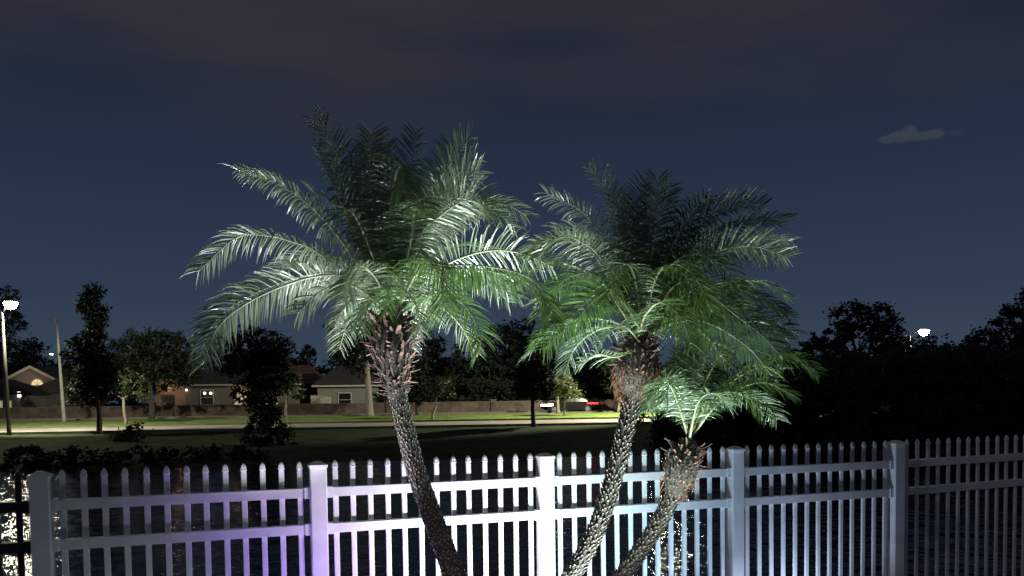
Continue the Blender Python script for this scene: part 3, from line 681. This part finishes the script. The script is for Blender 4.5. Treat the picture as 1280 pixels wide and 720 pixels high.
# bushes on the near bank of the far shore
def bush(label, px, v, blobs, n, size, seed, leaf='leaf_dark', loc=None):
    rng = random.Random(seed); p = loc if loc is not None else far_at(px, v); k = mpp(p.y)
    root = thing('bush', label, 'bush', p, 'bushes beyond the pond')
    bl = [(at(cx, cy, p.y), rx*k, rx*k, ry*k, rx*ry) for cx, cy, rx, ry in blobs]
    mb = MB(); leaf_cloud(mb, bl, n, size, rng); mb.build('foliage', M[leaf], root)
    st = MB()
    for q in range(5):
        e = bl[q % len(bl)][0]+Vector((rng.uniform(-.3, .3), 0, 0)); st.tube([p+Vector((rng.uniform(-.1, .1), 0, -.1)), p.lerp(e, .6), e], [.03, .02, .006], 5)
    st.build('stem', M['bark'], root)
bush('low dark bush on the bank in front of the white trunked young tree', 165, -6, [(160,545,16,12),(172,540,12,9),(150,552,12,9)], 900, .14, 71)
bush('largest dark bush on the bank in front of the taupe house', 335, -9, [(335,540,24,22),(318,552,20,16),(352,552,18,16),(338,520,14,14)], 2200, .14, 72)
bush('small lit bush to the right of the middle palm trunk', 803, -.8, [(803,521,9,7)], 240, .13, 73, 'leaf_lit')

# ------------------------------------------------------------------ street lamps
def street_lamp(label, base, head, arm_from, m, lens, spot=None, r=.10, bulb=.2, double=False):
    root = thing('street_lamp', label, 'street lamp', base, 'street lamps beyond the pond')
    MB().tube([base+Vector((0, 0, -.1)), base+Vector((0, 0, .35)), base.lerp(arm_from, .5), arm_from], [r*1.35, r*1.15, r*.85, r*.6], 10).build('pole', M[m], root, smooth=True)
    d = head-arm_from; dh = Vector((d.x, d.y, 0)); dh = dh.normalized() if dh.length > .05 else Vector((1, 0, 0))
    MB().tube([arm_from+Vector((0, 0, -.15)), arm_from.lerp(head, .5)+Vector((0, 0, .06)), head-dh*.25], [.05, .042, .04], 8).build('arm', M[m], root, smooth=True)
    s = Vector((-dh.y, dh.x, 0)); c = head
    hb = MB(); V = []
    for u_, w_, h_ in ((-.34, .06, .05), (-.2, .12, .09), (.08, .15, .10), (.28, .10, .05)):
        V += [c+dh*u_-s*w_, c+dh*u_+s*w_, c+dh*u_+s*w_*.6+Vector((0, 0, h_)), c+dh*u_-s*w_*.6+Vector((0, 0, h_))]
    hb.add(V, [(i*4+j, i*4+(j+1) % 4, i*4+4+(j+1) % 4, i*4+4+j) for i in range(3) for j in range(4)]+[(3, 2, 1, 0), (12, 13, 14, 15)])
    hd = hb.build('lamp_head', M[m], root)
    if lens:
        lb = MB(); n_ = 12; V = []; Fs = []
        for i in range(6):
            a = math.pi*.5*i/5
            for j in range(n_): V.append(c+dh*.06+(dh*math.cos(6.2832*j/n_)*1.15+s*math.sin(6.2832*j/n_))*bulb*math.cos(a)+Vector((0, 0, -bulb*1.25*math.sin(a)-.004)))
        Fs = [(i*n_+j, i*n_+(j+1) % n_, (i+1)*n_+(j+1) % n_, (i+1)*n_+j) for i in range(5) for j in range(n_)]
        lb.add(V, Fs); lb.build('lens', M[lens], hd, smooth=True)
    if spot:
        e, col, aim = spot
        light('street_light_beam', 'SPOT', c+Vector((0, 0, -bulb-.08)), e, col, aim=aim, cone=R(112), blend=.3, rad=.15)
    return root
b1 = far_at(11.5, -.4); h1 = at(12, 378, b1.y); a1 = at(3, 390, b1.y); b1.x = at(11.5, 543, b1.y).x
street_lamp('tall dark street lamp glowing yellow at the left edge', b1, h1, a1, 'pole_dark', 'lamp_yellow', (13500, (1, .93, .68), h1+N*8+E*3-Vector((0, 0, 9))), r=.11, bulb=.34)
b2 = far_at(80, 12.2); b2.x = at(80, 527, b2.y).x
street_lamp('pale unlit street lamp standing on the verge left of the tall narrow tree', b2, at(64, 399, b2.y), at(71, 404, b2.y), 'pole', None, None, r=.13)
b3 = far_at(59, 60)
street_lamp('small distant street lamp with a faint white light behind the gabled house', b3, at(63.5, 442, b3.y), at(59, 446, b3.y), 'pole_dark', 'lamp_dim', None, r=.1, bulb=.2)
b4 = at(1137, 520, 56); b4.z = 0
h4 = at(1154, 413, 56)
street_lamp('street lamp glowing white above the dark trees on the right', b4, h4, at(1137, 418, 56), 'pole', 'lamp_white', (2500, (1, .96, .85), h4+Vector((-3.5, .5, -5))), r=.12, bulb=.30)
b5 = far_at(846, 6.6); h5 = at(838, 344, b5.y)
street_lamp('street lamp mostly hidden behind the fronds of the middle palm', b5, h5, at(846, 352, b5.y), 'pole', 'lamp_yellow', (40000, (1, .93, .70), h5-E*9+N*4-Vector((0, 0, 8.5))), r=.11, bulb=.22)

# ------------------------------------------------------------------ wall along the far road
wr = thing('garden_wall', 'long low brown block wall with piers along the far road', 'wall', far_at(359, 22.6))
WH = 1.08
pn = MB().box((0, 0, WH/2-.1), (9.6, .18, WH+.2), E, N).mesh('wall_panel', M['brick'])
cpn = MB().box((0, 0, WH+.035), (9.6, .26, .07), E, N).mesh('coping', M['coping'])
pr = MB().box((0, 0, WH/2), (.5, .42, WH+.34), E, N).mesh('pier', M['brick'])
prc = MB().box((0, 0, WH+.21), (.6, .52, .08), E, N).mesh('pier_cap', M['coping'])
u617 = (far_at(617, 22.6)-O).dot(E)
def placed(n, data, p, parent):
    o = bpy.data.objects.new(n, data); C.objects.link(o); o.parent = parent; o.matrix_basis = world_of(parent).inverted() @ Matrix.Translation(p); return o
for i in range(-9, 6):
    p = O+E*(u617+i*9.8)+N*22.6; p.z = .42
    a = placed('pier', pr, p, wr); placed('pier_cap', prc, p, a)
    q = p+E*4.9; b_ = placed('wall_panel', pn, q, wr); placed('coping', cpn, q, b_)

# ------------------------------------------------------------------ houses
def wall_box(mb, o, w, d, z0, z1): mb.box(o+E*w/2+N*d/2+Vector((0, 0, (z0+z1)/2)), (w, d, z1-z0), E, N)
def hip_roof(o, w, d, z, rise, over=.5, ridge=.35):
    mb = MB(); a = o-E*over-N*over; W2, D2 = w+2*over, d+2*over; Z = Vector((0, 0, 1)); rl = W2*ridge
    c = [a+Z*z, a+E*W2+Z*z, a+E*W2+N*D2+Z*z, a+N*D2+Z*z]
    r1 = a+E*(W2-rl)/2+N*D2/2+Z*(z+rise); r2 = a+E*(W2+rl)/2+N*D2/2+Z*(z+rise)
    b_ = [p-Z*.2 for p in c]
    mb.add(c+[r1, r2]+b_, [(0, 1, 5, 4), (1, 2, 5), (2, 3, 4, 5), (3, 0, 4), (6, 7, 1, 0), (7, 8, 2, 1), (8, 9, 3, 2), (9, 6, 0, 3), (9, 8, 7, 6)])
    return mb
def window(o, u_, z0, w, h, parent, glass='glass', arch=False, frame='trim', bars=True):
    """window on the near wall of a house whose front left corner is o"""
    Z = Vector((0, 0, 1)); c = o+E*u_+Z*(z0+h/2)-N*.03
    fb = MB()
    for q, sx_, sz_ in ((-E*(w/2), .09, h+.09), (E*(w/2), .09, h+.09)): fb.box(c+q, (sx_, .1, sz_), E, N)
    for q in (-Z*(h/2), Z*(h/2)): fb.box(c+q, (w-.09, .1, .09), E, N)
    if bars: fb.box(c, (w-.09, .06, .05), E, N)
    f_ = fb.build('window', M[frame], parent)
    MB().box(c+N*.022, (w-.02, .02, h-.02), E, N).build('pane', M[glass], f_)
    return f_
Zv = Vector((0, 0, 1))
# taupe house with the lit porch
def house(label, px_left, px_right, v, eave_py, wallm, roofm, rise, depth=9, ridge=.35, over=.5):
    o = far_at(px_left, v); q = far_at(px_right, v); w = (q-o).dot(E); z0 = far_h(v)-.2; o.z = 0
    ze = at(px_left, eave_py, o.y).z
    root = thing('house', label, 'house', far_at((px_left+px_right)/2, v), 'houses behind the wall')
    mb = MB(); wall_box(mb, o, w, depth, z0, ze-.02); mb.build('wall', M[wallm], root)
    hip_roof(o, w, depth, ze+.2, rise, over, ridge).build('roof', M[roofm], root)
    fb = MB(); fb.box(o+E*w/2-N*(over+.02)+Zv*(ze+.1), (w+2*over+.04, .06, .16), E, N); fb.build('fascia', M['trim'], root)
    return root, o, w, ze
h2, o2, w2, z2 = house('taupe house with a dark hip roof, round porch lights and a lit doorway', 233, 372, 30, 483, 'stucco', 'shingle', 2.6)
def upx(px, o, v):  return (far_at(px, v)-o).dot(E)
window(o2, upx(260, o2, 30), 1.55, 1.25, 1.5, h2, 'shutter')
for px in (257.5, 265):
    c = at(px, 491.5, o2.y+1.0); lb = MB()
    c = o2+E*upx(px, o2, 30)-N*.14; c.z = at(px, 491.5, c.y).z
    lb.tube([c-Zv*.12, c-Zv*.06, c+Zv*.06, c+Zv*.12], [.05, .13, .13, .05], 8); lb.build('porch_light', M['bulb_warm'], h2)
lamp_w = window(o2, upx(302, o2, 30), .9, 1.3, 2.1, h2, 'lit_soft', frame='trim')
window(o2, upx(340, o2, 30), .9, 1.5, 2.1, h2, 'lit_soft', frame='trim')
light('porch_lamp', 'POINT', o2+E*upx(300, o2, 30)-N*.7+Zv*3.1, 12, (1, .6, .35), rad=.08)
light('porch_lamp.001', 'POINT', o2+E*upx(340, o2, 30)-N*.8+Zv*3.0, 10, (1, .8, .6), rad=.08)
light('porch_lamp.002', 'POINT', o2+E*upx(233, o2, 30)-E*.6-N*.3+Zv*3.0, 12, (1, .62, .4), rad=.08)
# small side lamp on the house corner
c = o2+E*.15-N*.12; c.z = at(234, 487.5, c.y).z; MB().tube([c-Zv*.1, c-Zv*.05, c+Zv*.05, c+Zv*.1], [.04, .09, .09, .04], 8).build('wall_lamp', M['bulb_warm'], h2)
h3, o3, w3, z3 = house('house with a low red roof glowing by its eave light, between taupe and grey houses', 345, 395, 38, 479, 'stucco_cool', 'shingle_red', 2.0, over=.9)
MB().box(o3+E*(w3*.62)-N*.86+Zv*(z3-.14), (w3*.72, .08, .55), E, N).build('eave_board', M['stucco_warm'], h3)
light('eave_lamp', 'POINT', o3+E*(w3*.6)-N*2.0+Zv*(z3-.5), 30, (1, .55, .32), rad=.1)
c = o3+E*upx(373, o3, 38)-N*.2; c.z = at(373, 494, c.y).z; MB().tube([c-Zv*.1, c-Zv*.05, c+Zv*.05, c+Zv*.1], [.05, .12, .12, .05], 8).build('wall_lamp', M['bulb_warm'], h3)
h4_, o4, w4, z4 = house('grey house with a white framed window behind the thick pale trunk', 398, 474, 30.5, 484, 'stucco_cool', 'shingle', 2.3)
window(o4, upx(432, o4, 30.5), 1.2, 1.3, 1.4, h4_, 'glass')
h5_, o5, w5, z5 = house('house with a warm lit peach wall half hidden by the broad oak', 196, 243, 42, 476, 'stucco_warm', 'shingle_red', 2.2)
light('side_lamp', 'POINT', o5+E*(w5*.55)-N*1.6+Zv*(z5-.8), 22, (1, .62, .42), rad=.1)
c = o5+E*upx(211, o5, 42)-N*.2; c.z = at(211, 485, c.y).z; MB().tube([c-Zv*.16, c-Zv*.08, c+Zv*.08, c+Zv*.16], [.05, .17, .17, .05], 8).build('wall_lamp', M['bulb_warm'], h5_)
# gabled house at the left edge
vg = 46; og = far_at(10, vg); qg = far_at(73, vg); wg = (qg-og).dot(E); og.z = 0
hg = thing('house', 'pale gabled house with a glowing arched window at the left edge', 'house', far_at(40, vg), 'houses behind the wall')
yg = og.y; ze = at(14, 475, yg).z; zr = at(41, 459, yg).z
mb = MB(); a = og; b_ = og+E*wg; mid_ = og+E*wg*.52
fr_ = [a+Zv*.2, b_+Zv*.2, b_+Zv*ze, mid_+Zv*zr, a+Zv*ze]
mb.add(fr_+[p+N*9 for p in fr_], [(0, 1, 2, 3, 4), (9, 8, 7, 6, 5), (1, 6, 7, 2), (5, 0, 4, 9)]); mb.build('wall', M['stucco'], hg)
rb = MB(); over = .6
sl1 = [a-E*over+Zv*(ze-.25), mid_+Zv*(zr+.12), b_+E*over+Zv*(ze-.25)]
for p, q in ((sl1[0], sl1[1]), (sl1[1], sl1[2])):
    V = [p-N*.5, q-N*.5, q+N*9.5, p+N*9.5]; rb.add(V+[x+Zv*.14 for x in V], [(3, 2, 1, 0), (4, 5, 6, 7), (0, 1, 5, 4), (1, 2, 6, 5), (2, 3, 7, 6), (3, 0, 4, 7)])
rb.build('roof', M['shingle'], hg)
tb = MB()
for p, q in ((sl1[0], sl1[1]), (sl1[1], sl1[2])):
    V = [p-N*.56-Zv*.22, q-N*.56-Zv*.22, q-N*.56+Zv*.10, p-N*.56+Zv*.10]; tb.add(V+[x+N*.05 for x in V], [(0, 1, 2, 3), (7, 6, 5, 4), (0, 4, 5, 1), (3, 2, 6, 7)])
tb.build('gable_trim', M['trim'], hg)
# arched window: frame ring, glowing panes, bars
cw = at(43.5, 481, yg-.3); cw = og+E*(cw-og).dot(E)-N*.04+Zv*cw.z; rw = 7.6*mpp(yg)
fm = MB(); V = []; n_ = 14
for i in range(n_+1):
    a_ = math.pi*i/n_
    for rr_ in (rw*.9, rw*1.06): V.append(cw+E*math.cos(a_)*rr_+Zv*math.sin(a_)*rr_)
V2 = [x-N*.08 for x in V]
fm.add(V2+V, [(2*i, 2*i+1, 2*i+3, 2*i+2) for i in range(n_)]+[(2*i+1, len(V)+2*i+1, len(V)+2*i+3, 2*i+3) for i in range(n_)])
for a_ in (math.pi/4, math.pi/2, 3*math.pi/4): fm.tube([cw-N*.05, cw-N*.05+(E*math.cos(a_)+Zv*math.sin(a_))*rw*.92], [.025, .025], 5)
fm.box(cw-N*.05-Zv*.05, (rw*2.1, .1, .1), E, N)
aw = fm.build('arched_window', M['trim'], hg)
pm = MB(); pm.add([cw-N*.012]+[cw-N*.012+(E*math.cos(math.pi*i/n_)+Zv*math.sin(math.pi*i/n_))*rw*.93 for i in range(n_+1)], [(0, i, i+1) for i in range(1, n_+1)])
pm.build('pane', M['lit_warm'], aw)
light('gable_lamp', 'POINT', og+E*wg*.5-N*2.6+Zv*(zr-1.6), 110, (1, .86, .62), rad=.1)
ov_ = far_at(40, 42); wv_ = (far_at(104, 42)-ov_).dot(E); ov_.z = 0
mb = MB(); wall_box(mb, ov_, wv_, 4, .2, at(60, 491, ov_.y).z); mb.build('wing', M['stucco_cool'], hg)
hip_roof(ov_, wv_, 3.8, at(60, 491, ov_.y).z+.2, 1.7, .4, .05).build('wing_roof', M['coping'], hg)
# lower wing with the dark roof in front of the gable
vw = 36; ow = far_at(-60, vw); qw = far_at(27, vw); ww = (qw-ow).dot(E); ow.z = 0
hw = thing('garage', 'low dark roofed garage with small lit windows in front of the gabled house', 'garage', far_at(5, vw), 'houses behind the wall')
zw = at(20, 492, ow.y).z
mb = MB(); wall_box(mb, ow, ww, 7, .2, zw-.02); mb.build('wall', M['stucco_cool'], hw)
hip_roof(ow, ww, 7, zw+.1, 1.5, .5, .3).build('roof', M['shingle'], hw)
for px in (1, 12):
    window(ow, upx(px, ow, vw), 1.5, .7, .8, hw, 'lit_soft', bars=False)
c = ow+E*(upx(31, ow, vw)-.3)-N*.25; c.z = at(31, 493, c.y).z
MB().box(c, (.32, .2, .55), E, N, ch=.05).build('wall_lamp', M['bulb_warm'], hw)
# wooden gate and pale fence panel standing over the wall
for lb, px, py0, py1, w_, v_, tilt in (('small pale gate panel above the wall by the peach house', 211, 494, 508, 1.3, 27, 0), ('leaning pale plank fence section above the wall left of the grey house', 402, 494, 508, 1.9, 24, .25)):
    p = far_at(px, v_); zt, zb = at(px, py0, p.y).z, at(px, py1+6, p.y).z
    g = thing('fence_panel', lb, 'fence panel', Vector((p.x, p.y, p.z)), 'fence panels above the wall')
    nb = 7
    plank = MB().box((0, 0, 0), (w_/nb-.02, .04, zt-zb), E, N).mesh('plank', M['wood'])
    for i in range(nb):
        q = p+E*(w_*(i+.5)/nb-w_/2); q.z = (zt+zb)/2-(tilt*.12*i if tilt else 0); placed('plank', plank, q+Zv*(.03 if i % 2 else 0), g)
    for zz in (.25, .75): 
        q = p+N*.045; q.z = zb+(zt-zb)*zz; placed('batten', MB().box((0, 0, 0), (w_, .04, .09), E, N).mesh('batten', M['wood']), q-Zv*(.4*tilt), g)
    ps = MB().box(p+N*.1+Zv*((zb-p.z)/2+.3), (.1, .1, zt-p.z-.1), E, N); ps.build('post', M['wood'], g)

# ------------------------------------------------------------------ the car on the far road
vc = 19.5; pc0 = far_at(678, vc); pc1 = far_at(746, vc); cl = (pc1-pc0).dot(E)
cc = (pc0+pc1)/2; cc.z = far_h(vc)+.03
car = thing('car', 'dark car driving left on the far road with white headlights and red tail lights', 'car', cc)
def cpt(u_, s_, z_): return cc+E*u_*cl/4.7+N*s_+Zv*z_
prof = [(-2.35, .42), (-2.33, .62), (-2.2, .74), (-1.3, .92), (-.95, .96), (-.15, 1.38), (.7, 1.43), (1.3, 1.3), (1.75, 1.02), (2.28, .96), (2.35, .7), (2.33, .4), (1.9, .22), (-1.95, .22)]
secs = [(-.88, .90), (-.84, 1.0), (.84, 1.0), (.88, .90)]
V = []
for s_, k in secs:
    for u_, z_ in prof:
        inset = .16*max(0, (z_-.95)/.45)
        sg = -1 if s_ < 0 else 1
        V.append(cpt(u_*(.985 if k < 1 else 1), s_-sg*inset, z_))
n_ = len(prof); mb = MB()
Fs = [(i*n_+j, i*n_+(j+1) % n_, (i+1)*n_+(j+1) % n_, (i+1)*n_+j) for i in range(3) for j in range(n_)]+[tuple(range(n_)), tuple(3*n_+j for j in range(n_-1, -1, -1))]
mb.add(V, Fs); mb.build('body', M['paint'], car)
for pr_ in ([(-.78, .98), (-.1, 1.31), (.28, 1.34), (.28, .98)], [(.36, .98), (.36, 1.34), (.75, 1.35), (1.22, 1.22), (1.45, 1.0)]):
    mb = MB(); mb.add([cpt(u_, -.885+.16*max(0, (z_-.95)/.45), z_) for u_, z_ in pr_], [tuple(range(len(pr_)))]); mb.build('window', M['glass'], car)
for u_ in (-1.45, 1.4):
    for s_ in (-.80, .80):
        w_ = MB().tube([cpt(u_, s_-.1, .33), cpt(u_, s_+.1, .33)], [.33, .33], 18).build('wheel', M['tyre'], car)
        MB().tube([cpt(u_, s_-.115, .33), cpt(u_, s_+.115, .33)], [.2, .2], 14).build('rim', M['rim'], w_)
for s_ in (-1, 1):
    mb = MB(); mb.add([cpt(-2.37, s_*.50, .60), cpt(-2.37, s_*.50, .74), cpt(-2.30, s_*.88, .76), cpt(-2.30, s_*.88, .60), cpt(-1.55, s_*.905, .80), cpt(-1.55, s_*.905, .66)], [(0, 1, 2, 3), (3, 2, 4, 5)]); mb.build('headlight', M['headlight'], car)  # glowing lens drawn out along the flank, standing in for a light streak
    mb = MB(); mb.add([cpt(2.37, s_*.45, .72), cpt(2.37, s_*.45, .88), cpt(2.32, s_*.89, .90), cpt(2.32, s_*.89, .72), cpt(1.35, s_*.905, .90), cpt(1.35, s_*.905, .76)], [(0, 1, 2, 3), (3, 2, 4, 5)]); mb.build('tail_light', M['tail'], car)  # red lens stretched the same way to imitate its light streak
light('headlight_beam', 'SPOT', cpt(-2.5, 0, .65), 500, (1, .97, .85), aim=cpt(-14, -.5, 0), cone=R(50), blend=.6, rad=.1)

# ------------------------------------------------------------------ the small cloud
Yc = 2200; cm = bpy.data.materials.new('cloud'); cm.use_nodes = True; t = cm.node_tree; t.nodes.clear()
ov = nd(t, 'ShaderNodeOutputMaterial'); pv = nd(t, 'ShaderNodeVolumePrincipled'); t.links.new(pv.outputs[0], ov.inputs['Volume'])
pv.inputs['Color'].default_value = (.99, .985, .975, 1); pv.inputs['Anisotropy'].default_value = -.35
tcn = nd(t, 'ShaderNodeTexCoord'); k = mpp(Yc); cen = at(1143, 168, Yc)
nz = nd(t, 'ShaderNodeTexNoise'); nz.inputs['Scale'].default_value = .040; nz.inputs['Detail'].default_value = 5; t.links.new(tcn.outputs['Object'], nz.inputs[0])
PUFFS = ((1112, 174, 17, 5), (1126, 171, 19, 8), (1137, 164, 12, 9), (1150, 171, 22, 5), (1168, 168, 14, 7), (1194, 166, 16, 7))
acc = None
for i, (px, py, rx, ry) in enumerate(PUFFS):
    c = at(px, py, Yc)-cen
    m_ = nd(t, 'ShaderNodeVectorMath', operation='SUBTRACT'); m_.inputs[1].default_value = c; t.links.new(tcn.outputs['Object'], m_.inputs[0])
    d_ = nd(t, 'ShaderNodeVectorMath', operation='DIVIDE'); d_.inputs[1].default_value = (rx*k, rx*k*.8, ry*k); t.links.new(m_.outputs[0], d_.inputs[0])
    l_ = nd(t, 'ShaderNodeVectorMath', operation='LENGTH'); t.links.new(d_.outputs[0], l_.inputs[0])
    r_ = nd(t, 'ShaderNodeMapRange', interpolation_type='SMOOTHSTEP'); r_.inputs[1].default_value = 1.0; r_.inputs[2].default_value = .1; r_.inputs[3].default_value = 0; r_.inputs[4].default_value = 1.0 if i < 5 else .05
    t.links.new(l_.outputs['Value'], r_.inputs[0])
    if acc is None: acc = r_.outputs[0]
    else:
        x_ = nd(t, 'ShaderNodeMath', operation='MAXIMUM'); t.links.new(acc, x_.inputs[0]); t.links.new(r_.outputs[0], x_.inputs[1]); acc = x_.outputs[0]
mr = nd(t, 'ShaderNodeMapRange'); mr.inputs[1].default_value = .30; mr.inputs[2].default_value = .62; mr.inputs[3].default_value = 0; mr.inputs[4].default_value = .30
t.links.new(nz.outputs['Fac'], mr.inputs[0])
x_ = nd(t, 'ShaderNodeMath', operation='MULTIPLY'); t.links.new(acc, x_.inputs[0]); t.links.new(mr.outputs[0], x_.inputs[1]); t.links.new(x_.outputs[0], pv.inputs['Density'])
cl_ = MB()
import bmesh
bm = bmesh.new()
for px, py, rx, ry in PUFFS:
    c = at(px, py, Yc)-cen
    bmesh.ops.create_icosphere(bm, subdivisions=3, radius=1, matrix=Matrix.Translation(c) @ Matrix.Diagonal((rx*k, rx*k*.8, ry*k, 1)))
me = bpy.data.meshes.new('cloud'); bm.to_mesh(me); bm.free(); me.materials.append(cm)
rem = link('cloud', me); rem.location = cen
md = rem.modifiers.new('join', 'REMESH'); md.mode = 'VOXEL'; md.voxel_size = 5
tag(rem, 'small pale cloud alone in the dark sky at upper right', 'cloud')
